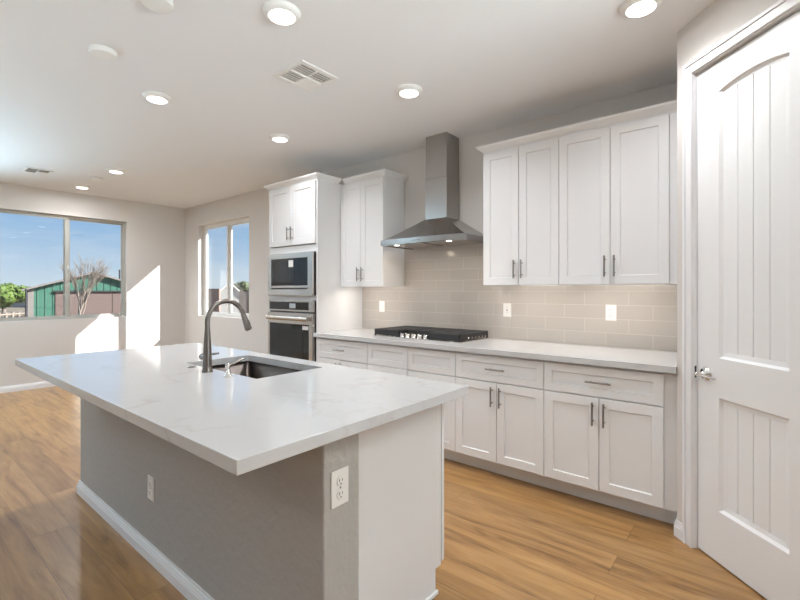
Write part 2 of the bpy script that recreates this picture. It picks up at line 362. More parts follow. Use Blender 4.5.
# casing + jamb
tr = diag('trim_1', 'white moulded casing around the pantry door', 'trim')
b = MB(); cw = .058
for (x0, x1, z0, z1) in ((-cw-.004, -.004, 0, DZ+.006), (lw+.004, lw+.004+cw, 0, DZ+.006)):
    b.box(x0, x1, -.012, 0, z0, z1)
xa, xb, zt = -cw-.004, lw+.004+cw, DZ+.006+cw
b.box(xa, xb, -.012, 0, DZ+.006, zt)
b.box(xa, xa+.016, -.019, -.012, 0, zt).box(xb-.016, xb, -.019, -.012, 0, zt).box(xa+.016, xb-.016, -.019, -.012, zt-.016, zt)
b.box(-.014, -.004, -.016, -.012, 0, DZ+.006).box(lw+.004, lw+.014, -.016, -.012, 0, DZ+.006).box(-.014, lw+.014, -.016, -.012, DZ+.006, DZ+.016)
b.build('casing', 'trim', tr, True, .002)
b = MB(); b.box(-.0118, -.003, 0, .12, 0, DZ+.003).box(lw+.003, lw+.0118, 0, .12, 0, DZ+.003).box(-.0118, lw+.0118, 0, .12, DZ+.003, DZ+.0118)
b.box(-.003, .010, .095, .12, 0, DZ+.003)
jm = b.build('jamb', 'trim', tr, True)
MB().box(-.0045, -.0025, .004, .014, .885, .945).build('strike_plate', 'blackpl', jm, True)

# pantry door leaf: two plank panels, the upper one arched
dr = diag('door_1', 'tall white pantry door with arched plank panel and lever', 'door')
yf = .018; th = .035                 # front plane (local y), thickness
p0, p1 = .135, lw-.135               # panel outer edges
ins = .032
def arch(x, xa_, xb_, zb, rise):
    t = (x-(xa_+xb_)/2)/((xb_-xa_)/2); return zb + rise*(1-t*t)
gro = [.0, .20, .48, .76, 1]
samp = []
for i in range(4):
    a, c = gro[i], gro[i+1]; g = .010
    seq = [a if i == 0 else a+g, a+(c-a)*.33, a+(c-a)*.66, c if i == 3 else c-g]
    samp += seq
    if i < 3: samp.append(c)
groove_i = [4, 9, 14]
b = MB()
def panel(z0, z1, rise):
    n = len(samp)
    ot = [(p0+(p1-p0)*t) for t in samp]; it = [(p0+ins+(p1-p0-2*ins)*t) for t in samp]
    topo = [arch(x, p0, p1, z1, rise) for x in ot]; topi = [arch(x, p0, p1, z1, rise)-ins*1.0 for x in it]
    if rise: topi = [z1-ins*.6+rise*(1-((x-(p0+p1)/2)/((p1-p0)/2-ins))**2)*.93 for x in it]
    d1 = yf+.017
    d2 = yf+.009
    # sticking ring: outer lip -> deep -> field
    O = [(x, yf, z0) for x in ot]+[(x, yf, z) for x, z in list(zip(ot, topo))[::-1]]
    mid = lambda a, c, k: a+(c-a)*k
    I = [(x, d1, z0+ins) for x in it]+[(x, d1, z) for x, z in list(zip(it, topi))[::-1]]
    Mi = [(mid(o[0], i[0], .35), yf+.014, mid(o[2], i[2], .35)) for o, i in zip(O, I)]
    m = len(O)
    b.add(O+Mi, [(k, (k+1) % m, m+(k+1) % m, m+k) for k in range(m)])
    b.add(Mi+I, [(k, (k+1) % m, m+(k+1) % m, m+k) for k in range(m)])
    # field of planks with v-grooves
    dep = [d1+(.006 if k in groove_i else 0) for k in range(n)]
    vs = [(it[k], dep[k], z0+ins) for k in range(n)]+[(it[k], dep[k], topi[k]) for k in range(n)]
    b.add(vs, [(k, k+1, n+k+1, n+k) for k in range(n-1)])
    return ot, topo
LH = DZ-.006
P_lo = (.258, .811, 0); P_hi = (1.004, 2.306, .024)
ot, tlo = panel(*P_lo); _, thi = panel(*P_hi)
n = len(ot)
def strip(zb, zt):
    vs = [(x, yf, zb[k]) for k, x in enumerate(ot)]+[(x, yf, zt[k]) for k, x in enumerate(ot)]
    b.add(vs, [(k, k+1, n+k+1, n+k) for k in range(n-1)])
strip([.008]*n, [P_lo[0]]*n); strip(tlo, [P_hi[0]]*n); strip(thi, [LH]*n)
b.add([(0, yf, .008), (p0, yf, .008), (p0, yf, LH), (0, yf, LH)], [(0, 1, 2, 3)])
b.add([(p1, yf, .008), (lw, yf, .008), (lw, yf, LH), (p1, yf, LH)], [(0, 1, 2, 3)])
b.add([(0, yf, .008), (lw, yf, .008), (lw, yf, LH), (0, yf, LH), (0, yf+th, .008), (lw, yf+th, .008), (lw, yf+th, LH), (0, yf+th, LH)],
      [(4, 5, 6, 7), (0, 1, 5, 4), (1, 2, 6, 5), (2, 3, 7, 6), (3, 0, 4, 7)])
b.build('door_leaf', 'doorw', dr, True)
hb = MB(); hx, hz = .056, .914
hb.lathe((hx, yf, hz), [(.036, 0), (.036, -.004), (.030, -.009), (.012, -.011), (.012, -.045), (.009, -.05)], axis='y')
hd = hb.build('door_handle', 'chrome', dr, True)
lv = MB(); lv.tube([(hx-.012, yf-.047, hz), (hx+.01, yf-.051, hz+.001), (hx+.04, yf-.052, hz+.001), (hx+.08, yf-.05, hz-.003), (hx+.108, yf-.044, hz-.006)], [.009, .010, .008, .0075, .006], 14)
lv.build('lever', 'chrome', hd, True)

# baseboards
bp = [(0, .0), (.015, .0), (.015, .055), (.012, .060), (.012, .068), (.008, .073), (.006, .085), (0, .085)]
st(MB().sweep([(WL, WB), (WL, RY)][::-1], [(-o, z) for o, z in bp][::-1] if 0 else bp).build('baseboard_left', 'trim'), 'white baseboard under the wide window', 'baseboard')
st(MB().sweep([(WL+.016, WB), (-4.235, WB)], bp).build('baseboard_back', 'trim'), 'white baseboard under the kitchen window', 'baseboard')
# small piece between the cabinet run and the casing, wrapping the corner
bx, by = dg(L0-.063, CW)
st(MB().sweep([(CX, WB-.56), (CX, CY), (bx, by)], bp).build('baseboard_right', 'trim'), 'short white baseboard between cabinets and pantry casing', 'baseboard')
# ------------------------------------------------------------------ cabinet parts
def shaker(name, x0, x1, z0, z1, y, parent, rail=.057, t=.02, facing=-1):
    """shaker front: y is its face plane, facing -1 looks to -y"""
    s = -facing; rc = .009*s; e = .006
    a0, a1, c0, c1 = x0+rail, x1-rail, z0+rail, z1-rail
    def ring(x0, x1, z0, z1, yy): return [(x0, yy, z0), (x1, yy, z0), (x1, yy, z1), (x0, yy, z1)]
    v = ring(x0, x1, z0, z1, y)+ring(a0, a1, c0, c1, y)+ring(a0+e*.4, a1-e*.4, c0+e*.4, c1-e*.4, y+rc)+ring(x0, x1, z0, z1, y+t*s)
    f = []
    for k in range(4):
        j = (k+1) % 4; f += [(k, j, 4+j, 4+k), (4+k, 4+j, 8+j, 8+k), (k, j, 12+j, 12+k)]
    f += [(8, 9, 10, 11), (12, 13, 14, 15)]
    return MB().add(v, f).build(name, 'white', parent, bevel=.0012, seg=1)
def pull(x, z, y, parent, L=.14, vert=True, facing=-1, m='nickel'):
    b = MB(); s = facing*.030
    d = Vector((0, 0, 1)) if vert else Vector((1, 0, 0)); c = Vector((x, y+s, z))
    b.tube([c-d*L/2, c+d*L/2], .0058, 10)
    for k in (-1, 1):
        q = c+d*k*L*.32; b.tube([q, (q.x, y, q.z)], .0045, 8)
    return b.build('handle', m, parent)
YF, YB = 2.84, 3.483      # box front (doors stand proud of it), back
def base_cab(x0, x1, label, drawers, doors, handles=True, filler=None, left_end=False):
    r = thing('base_cabinet', ((x0+x1)/2, YF, 0), label, 'cabinet', 'white base cabinets along the kitchen wall')
    b = MB(); b.box(x0+.0005, x1-.0005, YF, YB, .112, .882)
    b.build('carcass', 'white', r)
    xe = x1 if filler is None else filler
    MB().box(x0+.0005, xe-.0005, 2.93, 2.945, .001, .1115).build('toe_kick', 'white', r)
    if filler: MB().box(x1, filler-.001, YF-.002, YF+.02, .1125, .882).build('filler_strip', 'white', r)
    g = .0022; Y = YF-.0205
    n = len(drawers)
    for i, (a, c) in enumerate(drawers):
        d = shaker('drawer', a+g, c-g, .69, .868, Y, r, rail=.050)
        if handles: pull((a+c)/2, .779, Y, d, .145, False)
    for (a, c, side) in doors:
        d = shaker('door', a+g, c-g, .122, .682, Y, r)
        if side and handles: pull(c-.032 if side > 0 else a+.032, .587, Y, d)
        elif side: pull(c-.032 if side > 0 else a+.032, .56, Y, d)
    return r
xs = [-3.398, -2.70, -1.785, -1.105, -.424]
base_cab(xs[0], xs[1], 'white base cabinet with one handled drawer, beside the oven tower', [(xs[0]+.003, xs[1])], [(xs[0]+.003, -3.049, 1), (-3.049, xs[1], -1)])
base_cab(xs[1], xs[2], 'white base cabinet under the cooktop with two plain false fronts', [(xs[1], -2.243), (-2.243, xs[2])], [(xs[1], -2.243, 1), (-2.243, xs[2], -1)], handles=False)
base_cab(xs[2], xs[3], 'white two-door base cabinet just right of the cooktop cabinet', [(xs[2], xs[3])], [(xs[2], -1.445, 1), (-1.445, xs[3], -1)])
base_cab(xs[3], xs[4], 'white two-door base cabinet next to the pantry wall', [(xs[3], xs[4])], [(xs[3], -.765, 1), (-.765, xs[4], -1)], filler=CX)

# wall counter
tag(MB().box(xs[0], CX-.001, 2.785, 3.4735, .884, .922).build('countertop', 'quartz', bevel=.002), 'white quartz worktop on the wall cabinets, holding the cooktop', 'countertop')
# backsplash
b = MB(); b.box(-3.398, CX-.002, 3.4745, 3.4845, .922, 1.375).box(-2.806, -1.734, 3.4745, 3.4845, 1.375, 1.757)
tag(b.build('backsplash', 'tile'), 'glossy greige subway tile backsplash above the wall worktop', 'backsplash')

# wall cabinets
UY = 3.170; UB = 3.483; UZ0, UZ1 = 1.376, 2.43
def wall_cab(x0, x1, xm, label, filler=None):
    r = thing('wall_cabinet', ((x0+x1)/2, UY, UZ0), label, 'cabinet', 'white wall cabinets beside the hood')
    b = MB(); b.box(x0+.0005, x1-.0005, UY, UB, UZ0+.020, UZ1+.012)
    b.box(x0+.0005, x0+.016, UY, UB, UZ0, UZ0+.020).box(x1-.016, x1-.0005, UY, UB, UZ0, UZ0+.020).box(x0+.016, x1-.016, UY, UY+.018, UZ0, UZ0+.020)
    b.build('carcass', 'white', r)
    if filler: MB().box(x1, filler-.001, UY-.002, UY+.02, UZ0, UZ1+.012).build('filler_strip', 'white', r)
    for a, c, sd_ in ((x0, xm, 1), (xm, x1, -1)):
        d = shaker('door', a+.002, c-.002, UZ0+.002, UZ1-.004, UY-.0205, r)
        pull(c-.03 if sd_ > 0 else a+.03, UZ0+.122, UY-.0205, d)
    return r
wall_cab(-3.397, -2.808, -3.105, 'narrow white wall cabinet between the oven tower and the hood')
wall_cab(-1.732, -1.125, -1.430, 'white two-door wall cabinet immediately right of the hood')
wall_cab(-1.125, -.444, -.784, 'wider white two-door wall cabinet reaching the pantry wall', CX)
crown = [(0, 2.432), (.004, 2.432), (.006, 2.442), (.022, 2.456), (.040, 2.470), (.048, 2.478), (.050, 2.490), (0, 2.490)]
yq = UY-.0
def crown_obj(path, label):
    o = MB().sweep(path, crown).build('crown_molding', 'white'); return tag(o, label, 'molding', 'white crown moldings on the wall cabinets')
# right of travel = outward; travel along +x keeps -y on the right
crown_obj([(-1.7325, UB), (-1.7325, UY-.001), (CX-.002, UY-.001)], 'white crown molding along the two cabinets right of the hood')
crown_obj([(-3.347, UY-.001), (-2.8075, UY-.001), (-2.8075, UB)], 'short white crown molding on the cabinet left of the hood')
# under-cabinet light bars
def bar(x0, x1, label, power):
    r = thing('under_cabinet_light', ((x0+x1)/2, 3.215, 1.396), label, 'light', 'light bars under the wall cabinets')
    MB().box(x0, x1, 3.190, 3.240, 1.384, 1.3955).build('housing', 'plate', r)
    MB().box(x0+.01, x1-.01, 3.195, 3.235, 1.3825, 1.3838).build('diffuser', 'strip', r)
    area('bar_glow', (0, 0, -.0145), (math.radians(15), 0, 0), x1-x0-.03, .03, power, (.92, .84, .76), r)
bar(-3.3, -2.9, 'light bar under the cabinet left of the hood', 2.6)
bar(-1.66, -1.2, 'light bar under the cabinet right of the hood', 2.6)
bar(-1.06, -.50, 'light bar under the cabinet by the pantry wall', 3.0)

# ------------------------------------------------------------------ oven tower
TX0, TX1, TY = -4.205, -3.4, 2.84
tw = thing('tall_cabinet', ((TX0+TX1)/2, TY, 0), 'tall white oven tower cabinet holding microwave and wall oven', 'cabinet')
b = MB(); e = .018
b.box(TX0, TX0+e, TY, YB, .11, 2.442).box(TX1-e, TX1, TY, YB, .11, 2.442).box(TX0+e, TX1-e, YB-.01, YB, .11, 2.442)
zo = (.53, 1.236, 1.285, 1.725)       # oven z0 z1, microwave z0 z1
b.box(TX0+e, TX1-e, TY, YB-.01, 2.424, 2.442).box(TX0+e, TX1-e, TY, YB-.01, 1.728, 1.80).box(TX0+e, TX1-e, TY, YB-.01, 1.2375, 1.2835).box(TX0+e, TX1-e, TY, YB-.01, .50, .5285).box(TX0+e, TX1-e, TY, YB-.01, .11, .128)
b.build('carcass', 'white', tw)
MB().box(TX0, TX1, 2.93, 2.945, .001, .1095).build('toe_kick', 'white', tw)
xm = (TX0+TX1)/2
for a, c, sd_ in ((TX0+.012, xm, 1), (xm, TX1-.012, -1)):
    d = shaker('door', a+.002, c-.002, 1.808, 2.426, TY-.0205, tw); pull(c-.03 if sd_ > 0 else a+.03, 1.93, TY-.0205, d)
d = shaker('drawer', TX0+.014, TX1-.014, .13, .49, TY-.0205, tw); pull(xm, .42, TY-.0205, d, .155, False)
tag(MB().sweep([(TX0-.0005, UB), (TX0-.0005, TY-.001), (TX1+.0005, TY-.001), (TX1+.0005, 3.119)], crown).build('crown_molding', 'white'), 'white crown molding wrapped around the top of the oven tower', 'molding', 'white crown moldings on the wall cabinets')

# microwave
AX0, AX1 = TX0+.024, TX1-.024
mw = thing('microwave', (xm, TY, zo[2]), 'built-in black and steel microwave in the tower above the oven', 'microwave')
MB().box(AX0+.03, AX1-.03, TY, 3.25, zo[2]+.01, zo[3]-.01).build('housing', 'blackpl', mw)
y0 = TY-.045; z0, z1 = zo[2], zo[3]
MB().box(AX0+.001, AX1-.001, y0+.022, TY-.001, z0+.001, z1-.001).build('shade_backing', 'blackpl', mw)  # added black layer that paints the dark side of the steel trim
b = MB(); fw = .062
b.box(AX0, AX1, y0, y0+.0215, z1-.055, z1).box(AX0, AX1, y0, y0+.0215, z0, z0+.065).box(AX0, AX0+fw, y0, y0+.0215, z0+.065, z1-.055).box(AX1-fw-.012, AX1, y0, y0+.0215, z0+.065, z1-.055)
b.build('trim_kit', 'steel', mw, bevel=.002)
gx0, gx1 = AX0+fw+.002, AX1-fw-.014
dm = MB().box(gx0, gx0+.47, y0+.004, y0+.0215, z0+.105, z1-.058).build('door', 'blackglass', mw, bevel=.002)
MB().box(gx0+.07, gx0+.40, y0+.002, y0+.0038, z0+.14, z1-.085).build('window', 'darkglass', dm)
MB().box(gx0+.31, gx0+.385, y0+.0002, y0+.0016, z1-.145, z1-.075).build('energy_sticker', 'paper', mw)
cp = MB().box(gx0+.473, gx1, y0+.004, y0+.0215, z0+.105, z1-.058).build('control_panel', 'blackglass', mw)
b = MB()
for i in range(3):
    pass
b.build('keypad', 'display', cp)
MB().box(gx0+.002, gx1-.002, y0+.0, y0+.0215, z0+.078, z0+.102).build('bottom_bar', 'steel', mw, bevel=.002)

# wall oven
ov = thing('wall_oven', (xm, TY, zo[0]), 'built-in black glass and steel wall oven below the microwave', 'oven')
z0, z1 = zo[0], zo[1]
MB().box(AX0+.001, AX1-.001, y0+.031, TY-.001, z0+.001, z1-.001).build('shade_backing', 'blackpl', ov)  # added black layer, stands in for the shaded side of the oven front
MB().box(AX0+.02, AX1-.02, TY, 3.4, z0+.01, z1-.01).build('housing', 'blackpl', ov)
b = MB(); b.box(AX0, AX1, y0+.012, y0+.0305, z1-.115, z1); pc = b.build('control_fascia', 'steel', ov, bevel=.002)
cg = MB().box(AX0+.03, AX1-.075, y0+.0085, y0+.0118, z1-.098, z1-.018).build('control_glass', 'blackglass', pc)
MB().box(xm+.0, xm+.10, y0+.007, y0+.0083, z1-.082, z1-.034).build('display', 'display', cg)
zd = z1-.13
b = MB(); b.box(AX0, AX1, y0, y0+.0305, z0+.0, z0+.055).box(AX0, AX1, y0, y0+.0305, zd-.115, zd).box(AX0, AX0+.035, y0, y0+.0305, z0+.055, zd-.115).box(AX1-.055, AX1, y0, y0+.0305, z0+.055, zd-.115)
do = b.build('door', 'steel', ov, bevel=.003)
dgl = MB().box(AX0+.036, AX1-.056, y0+.003, y0+.0305, z0+.056, zd-.116).build('door_glass', 'blackglass', do)
MB().box(AX0+.15, AX1-.15, y0+.001, y0+.0028, z0+.12, zd-.2).build('oven_window', 'darkglass', dgl)
MB().box(AX1-.155, AX1-.065, y0+.0005, y0+.0022, zd-.165, zd-.128).build('rating_sticker', 'paper', do)
b = MB(); hz = zd-.055
b.tube([(AX0+.035, y0-.028, hz), (AX1-.035, y0-.028, hz)], .023, 16)
for x in (AX0+.05, AX1-.08): b.tube([(x, y0-.03, hz), (x, y0, hz)], .011, 10)
b.build('handle', 'steel', do)

# ------------------------------------------------------------------ range hood
hc = -2.272
hd = thing('range_hood', (hc, 3.46, 1.735), 'stainless steel chimney range hood above the cooktop', 'range hood')
x0, x1, ya, yb_ = hc-.430, hc+.460, 3.0, 3.473
MB().box(hc-.113, hc+.113, 3.265, yb_, 2.35, CZ-.001).build('upper_chimney', 'hoodsteel', hd, bevel=.002)
MB().box(hc-.117, hc+.117, 3.261, yb_, 1.975, 2.349).build('lower_chimney', 'hoodsteel', hd, bevel=.002)
b = MB(); nseg = 16
# slightly bowed front band and concave canopy
def bow(t): return -.035*(1-(2*t-1)**2)
zb0, zb1, zc = 1.742, 1.79, 1.985
rows = []
def row(xl, xr, yfr, z, bw):
    r = [(xl, yb_, z)]+[(xl+(xr-xl)*k/nseg, yfr+bw*(1-(2*k/nseg-1)**2), z) for k in range(nseg+1)]+[(xr, yb_, z)]
    return r
def canopy(t):   # 0 at the band top, 1 at the chimney
    k = 1-(1-t)**1.0
    zz = zb1+(zc-zb1)*(t**1.12)
    return row(x0+(hc-.12-x0)*k, x1+(hc+.12-x1)*k, ya+(3.258-ya)*k, zz, -.035*(1-k))
R_ = [canopy(i/8) for i in range(9)]
m = len(R_[0]); vs = [p for r in R_ for p in r]
fs = [(i*m+k, i*m+k+1, (i+1)*m+k+1, (i+1)*m+k) for i in range(8) for k in range(m-1)]
b.add(vs, fs, False)
b.add([R_[-1][0], R_[-1][1], R_[-1][-2], R_[-1][-1]], [(0, 1, 2, 3)])
b.build('canopy', 'hoodsteel', hd)
b = MB(); A = row(x0, x1, ya, zb0, -.035); B_ = row(x0, x1, ya, zb1, -.035); In = row(x0+.012, x1-.012, ya+.012, zb0, -.035)
In2 = row(x0+.012, x1-.012, ya+.012, zb0+.02, -.035)
for P_, Q in ((A, B_), (A, In), (In, In2)): b.add(P_+Q, [(k, k+1, m+k+1, m+k) for k in range(m-1)])
b.add(In2, [tuple(range(m))])
b.build('front_band', 'hoodsteel', hd)
for k in range(2):
    xx = hc-.215+k*.43
    MB().box(xx-.19, xx+.19, ya+.08, yb_-.04, zb0+.006, zb0+.0185).build('filter', 'steel', hd, bevel=.003)
for xx in (hc-.262, hc+.294):
    l = MB().lathe((xx, ya+.03, zb0+.0), [(.030, .018), (.030, -.001), (.024, -.002), (.0, -.002)][:3]).build('lamp_ring', 'chrome', hd)
    MB().lathe((xx, ya+.03, zb0-.002), [(.0001, -.0015), (.022, -.001), (.022, .0005)]).build('lamp_lens', 'spot', l)
    area('hood_glow', (xx-hc, ya+.03-3.46, zb0-.012-1.735), (0, 0, 0), .04, .04, 1.5, (1, .84, .66), hd, 'DISK')
b = MB()
for k in range(5): b.lathe((hc-.04+k*.02, ya-.035+.001, (zb0+zb1)/2), [(.004, 0), (.004, -.003)], 10, 'y')
b.build('control_buttons', 'blackpl', hd)

# ------------------------------------------------------------------ cooktop
kx0, kx1, ky0, ky1 = -2.735, -1.815, 2.93, 3.42
ck = thing('gas_cooktop', ((kx0+kx1)/2, (ky0+ky1)/2, .922), 'five-burner steel gas cooktop with black iron grates on the wall worktop', 'cooktop')
MB().box(kx0, kx1, ky0, ky1, .9222, .932).build('drip_tray', 'steel', ck, bevel=.003)
gz0, gz1 = .956, .990
def grate(xa, xb, ya_, yb2):
    b = MB(); w = .012
    b.box(xa, xb, ya_, ya_+w, gz0, gz1).box(xa, xb, yb2-w, yb2, gz0, gz1).box(xa, xa+w, ya_, yb2, gz0, gz1).box(xb-w, xb, ya_, yb2, gz0, gz1)
    nb = max(3, int((yb2-ya_)/.045))
    for k in range(1, nb):
        yy = ya_+(yb2-ya_)*k/nb; b.box(xa+w, xb-w, yy-.005, yy+.005, gz0+.006, gz1)
    b.box((xa+xb)/2-.006, (xa+xb)/2+.006, ya_+w, yb2-w, gz0+.004, gz1-.0005)
    # skirts give the grates their deep dark sides
    b.box(xa+.002, xb-.002, ya_+.002, ya_+.010, .938, gz0)
    nb2 = 9
    for k in range(nb2):
        yy = ya_+w+(yb2-ya_-2*w)*k/(nb2-1)
        for xx in (xa, xb-.008): b.box(xx, xx+.008, yy-.011, yy+.011, .940, gz0)
    for xx in (xa, xb-.014):
        for yy in (ya_, yb2-.014): b.box(xx, xx+.014, yy, yy+.014, .932, gz0)
    return b.build('grate', 'iron', ck, bevel=.002, seg=1)
grate(kx0+.008, kx0+.30, ky0+.012, ky1-.015)
grate(kx0+.304, kx1-.304, ky0+.115, ky1-.015)
grate(kx1-.30, kx1-.008, ky0+.012, ky1-.015)
for (bx_, by_, rr) in ((kx0+.155, 3.05, .038), (kx0+.155, 3.29, .03), ((kx0+kx1)/2, 3.22, .05), (kx1-.155, 3.05, .03), (kx1-.155, 3.29, .038)):
    q = MB().lathe((bx_, by_, .932), [(rr+.012, 0), (rr+.010, .006), (rr, .010), (rr, .012)]).build('burner', 'chrome', ck)
    MB().lathe((bx_, by_, .944), [(rr, 0), (rr, .006), (rr-.005, .009), (.0001, .010)]).build('burner_cap', 'iron', q)
for k in range(5):
    kx = -2.425+k*.064; c = (kx, 2.972, .932)
    q = MB().lathe(c, [(.026, 0), (.026, .003), (.0225, .006), (.022, .028), (.019, .032), (.0001, .0325)], 24).build('knob', 'chrome', ck)
    MB().box(kx-.003, kx+.003, 2.953, 2.991, .9645, .971).build('knob_grip', 'chrome', q)

# ------------------------------------------------------------------ outlets
def outlet(name, loc, rz, label, kind='duplex'):
    """faces local -y"""
    r = thing(name, loc, label, 'outlet', rz=rz)
    MB().box(-.037, .037, -.005, 0, -.058, .058).build('cover_plate', 'plate', r, True, .003)
    if kind == 'duplex':
        for dz in (-.021, .021):
            f = MB().lathe((0, -.005, dz), [(.0165, 0), (.0165, -.002), (.015, -.003)], 24, 'y').build('socket', 'plate', r, True)
            q = MB(); q.box(-.007, -.005, -.0087, -.0081, dz-.001, dz+.008).box(.005, .007, -.0087, -.0081, dz+.0, dz+.007); q.lathe((0, -.0081, dz-.008), [(.0025, 0), (.0025, -.0006)], 10, 'y')
            q.build('slots', 'dark', f, True)
        MB().lathe((0, -.005, 0), [(.003, 0), (.003, -.001)], 10, 'y').build('screw', 'steel', r, True)
    elif kind == 'gfci':
        f = MB().box(-.017, .017, -.008, -.005, -.034, .034).build('socket', 'plate', r, True, .001)
        q = MB()
        for dz in (-.021, .021): q.box(-.007, -.005, -.0088, -.0082, dz-.001, dz+.007).box(.005, .007, -.0088, -.0082, dz, dz+.007)
        q.box(-.006, .006, -.0092, -.0082, -.0045, -.0005).box(-.006, .006, -.0092, -.0082, .001, .005)
        q.build('slots', 'dark', f, True)
    else:
        f = MB().box(-.017, .017, -.008, -.005, -.034, .034).build('rocker', 'plate', r, True, .001)
    return r
outlet('outlet', (-1.678, 3.4745, 1.170), 0, 'white outlet with test buttons on the tiles right of the hood', 'gfci')
outlet('outlet', (-.858, 3.4745, 1.173), 0, 'white duplex outlet on the tiles nearest the pantry wall')
outlet('wall_switch', (-3.110, 3.4745, 1.168), 0, 'white wall plate on the tiles left of the cooktop, by the tower', 'rocker')['category'] = 'switch'

# ------------------------------------------------------------------ island
IX0, IX1 = -3.475, -1.045       # pony wall
PX = -1.11                      # end panel face
isl = thing('kitchen_island', ((IX0+IX1)/2, 1.25, 0), 'island base with greige wall to the front and white cabinets behind', 'kitchen island')
MB().box(IX0, IX1, .898, 1.053, 0, .8835).build('half_wall', 'knock', isl, bevel=.006)
IB = 1.634
b = MB(); b.prism([(PX, 1.054, .001), (PX, 1.592, .001), (PX, 1.592, .11), (PX, IB, .11), (PX, IB, .8835), (PX, 1.054, .8835)], (-.018, 0, 0))
b.build('end_panel', 'white', isl)
MB().box(PX, PX+.012, 1.055, 1.600, .001, .020).build('shoe_molding', 'trim', isl, bevel=.004)
b = MB(); b.box(IX0+.02, -2.60, 1.054, IB, .11, .8835).box(-1.77, PX-.0185, 1.054, IB, .11, .8835).box(-2.60, -1.77, 1.054, IB, .11, .62).box(-2.60, -1.77, IB-.02, IB, .62, .8835)
b.build('carcass', 'white', isl)
MB().box(IX0+.02, PX-.0185, 1.575, 1.592, .001, .109).build('toe_kick', 'white', isl)
n_ = 5; wx = (PX+.002-(IX0+.02))/n_
for k in range(n_):
    a = IX0+.02+k*wx
    d = shaker('door', a+.002, a+wx-.002, .122, .868, IB+.0265, isl, facing=1)
    pull(a+wx-.035 if k % 2 == 0 else a+.035, .76, IB+.0265, d, facing=1)
ibp = [(0, .0), (.015, .0), (.015, .046), (.012, .050), (.013, .056), (.009, .062), (.010, .068), (.005, .074), (.006, .084), (0, .084)]
MB().sweep([(IX0-.0005, 1.053), (IX0-.0005, .8975), (IX1, .8975)], ibp).build('island_baseboard', 'trim', isl)
outlet('outlet', (-2.333, .8975, .358), 0, 'white outlet on the shaded front of the island')
outlet('outlet', (IX1+.0005, .962, .706), PI/2, 'white outlet on the beige end of the island half wall')

# island top with sink cutout
SX0, SX1, SY0, SY1 = -2.545, -1.825, 1.160, 1.560
b = MB(); X0, X1, Y0, Y1 = -3.475, -.983, .571, 1.664; z0, z1 = .884, .922
def ringpts(z): return [(X0, Y0, z), (X1, Y0, z), (X1, Y1, z), (X0, Y1, z), (SX0, SY0, z), (SX1, SY0, z), (SX1, SY1, z), (SX0, SY1, z)]
v = ringpts(z0)+ringpts(z1); f = []
for k in range(4):
    j = (k+1) % 4
    f += [(k, j, 4+j, 4+k), (8+k, 8+j, 12+j, 12+k), (k, j, 8+j, 8+k), (4+k, 4+j, 12+j, 12+k)]
tag(b.add(v, f).build('countertop', 'quartz', bevel=.002), 'large white quartz island top with overhang and sink cutout', 'countertop')
# sink
b = MB(); sx0, sx1, sy0, sy1 = SX0-.008, SX1+.008, SY0-.008, SY1+.008
def rr(x0, x1, y0, y1, z, r, n=5):
    p = []
    for cx_, cy_, a0 in ((x1-r, y1-r, 0), (x0+r, y1-r, PI/2), (x0+r, y0+r, PI), (x1-r, y0+r, 1.5*PI)):
        for k in range(n+1): a = a0+PI/2*k/n; p.append((cx_+r*math.cos(a), cy_+r*math.sin(a), z))
    return p
loops = [rr(sx0-.02, sx1+.02, sy0-.02, sy1+.02, .883, .03), rr(sx0, sx1, sy0, sy1, .883, .025), rr(sx0+.004, sx1-.004, sy0+.004, sy1-.004, .68, .025), rr(sx0+.02, sx1-.02, sy0+.02, sy1-.02, .662, .03), rr(-2.24, -2.13, 1.32, 1.42, .655, .045)]
m = len(loops[0]); b.add([p for l in loops for p in l], [(i*m+k, i*m+(k+1) % m, (i+1)*m+(k+1) % m, (i+1)*m+k) for i in range(4) for k in range(m)], True)
sk = thing('sink', (-2.185, 1.36, .655), 'undermount steel sink set in the island top', 'sink')
b.build('basin', 'sink', sk)
MB().lathe((-2.185, 1.37, .652), [(.055, .003), (.045, .006), (.035, .002), (.0001, .001)]).build('drain', 'chrome', sk)
# faucet
fx, fy, fz = -2.172, 1.100, .922
fa = thing('faucet', (fx, fy, fz), 'tall gooseneck pull-down faucet in dark nickel beside the sink', 'faucet')
MB().lathe((fx, fy, fz), [(.0265, 0), (.0265, .004), (.0225, .012), (.0215, .05), (.0195, .12), (.0150, .19), (.0128, .215), (.0128, .218)], 28).build('body', 'faucet', fa)
R0 = .102; zn = fz+.252
pts = [(fx, fy, fz+.218), (fx, fy, fz+.235)]+[(fx, fy+R0-R0*math.cos(a), zn+R0*math.sin(a)*1.03) for a in [PI*k/22*.90 for k in range(23)]]
MB().tube(pts, .0122, 16).build('spout', 'faucet', fa)
p = Vector(pts[-1]); d = (Vector(pts[-1])-Vector(pts[-2])).normalized()
q = MB().tube([p, p+d*.012, p+d*.03, p+d*.085, p+d*.092], [.0135, .0145, .0155, .0195, .017], 18).build('spray_head', 'faucet', fa)
s_ = Vector((0, .0165, 0)); MB().tube([p+d*.035+s_, p+d*.062+s_*1.1], [.005, .006], 10).build('spray_button', 'blackpl', q)
hb = MB().tube([(fx-.015, fy, fz+.072), (fx-.058, fy, fz+.072)], [.0165, .0165], 16).build('handle', 'faucet', fa)
MB().tube([(fx-.046, fy-.005, fz+.080), (fx-.046, fy+.045, fz+.081), (fx-.046, fy+.085, fz+.081)], [.007, .0055, .005], 12).build('lever', 'faucet', hb)
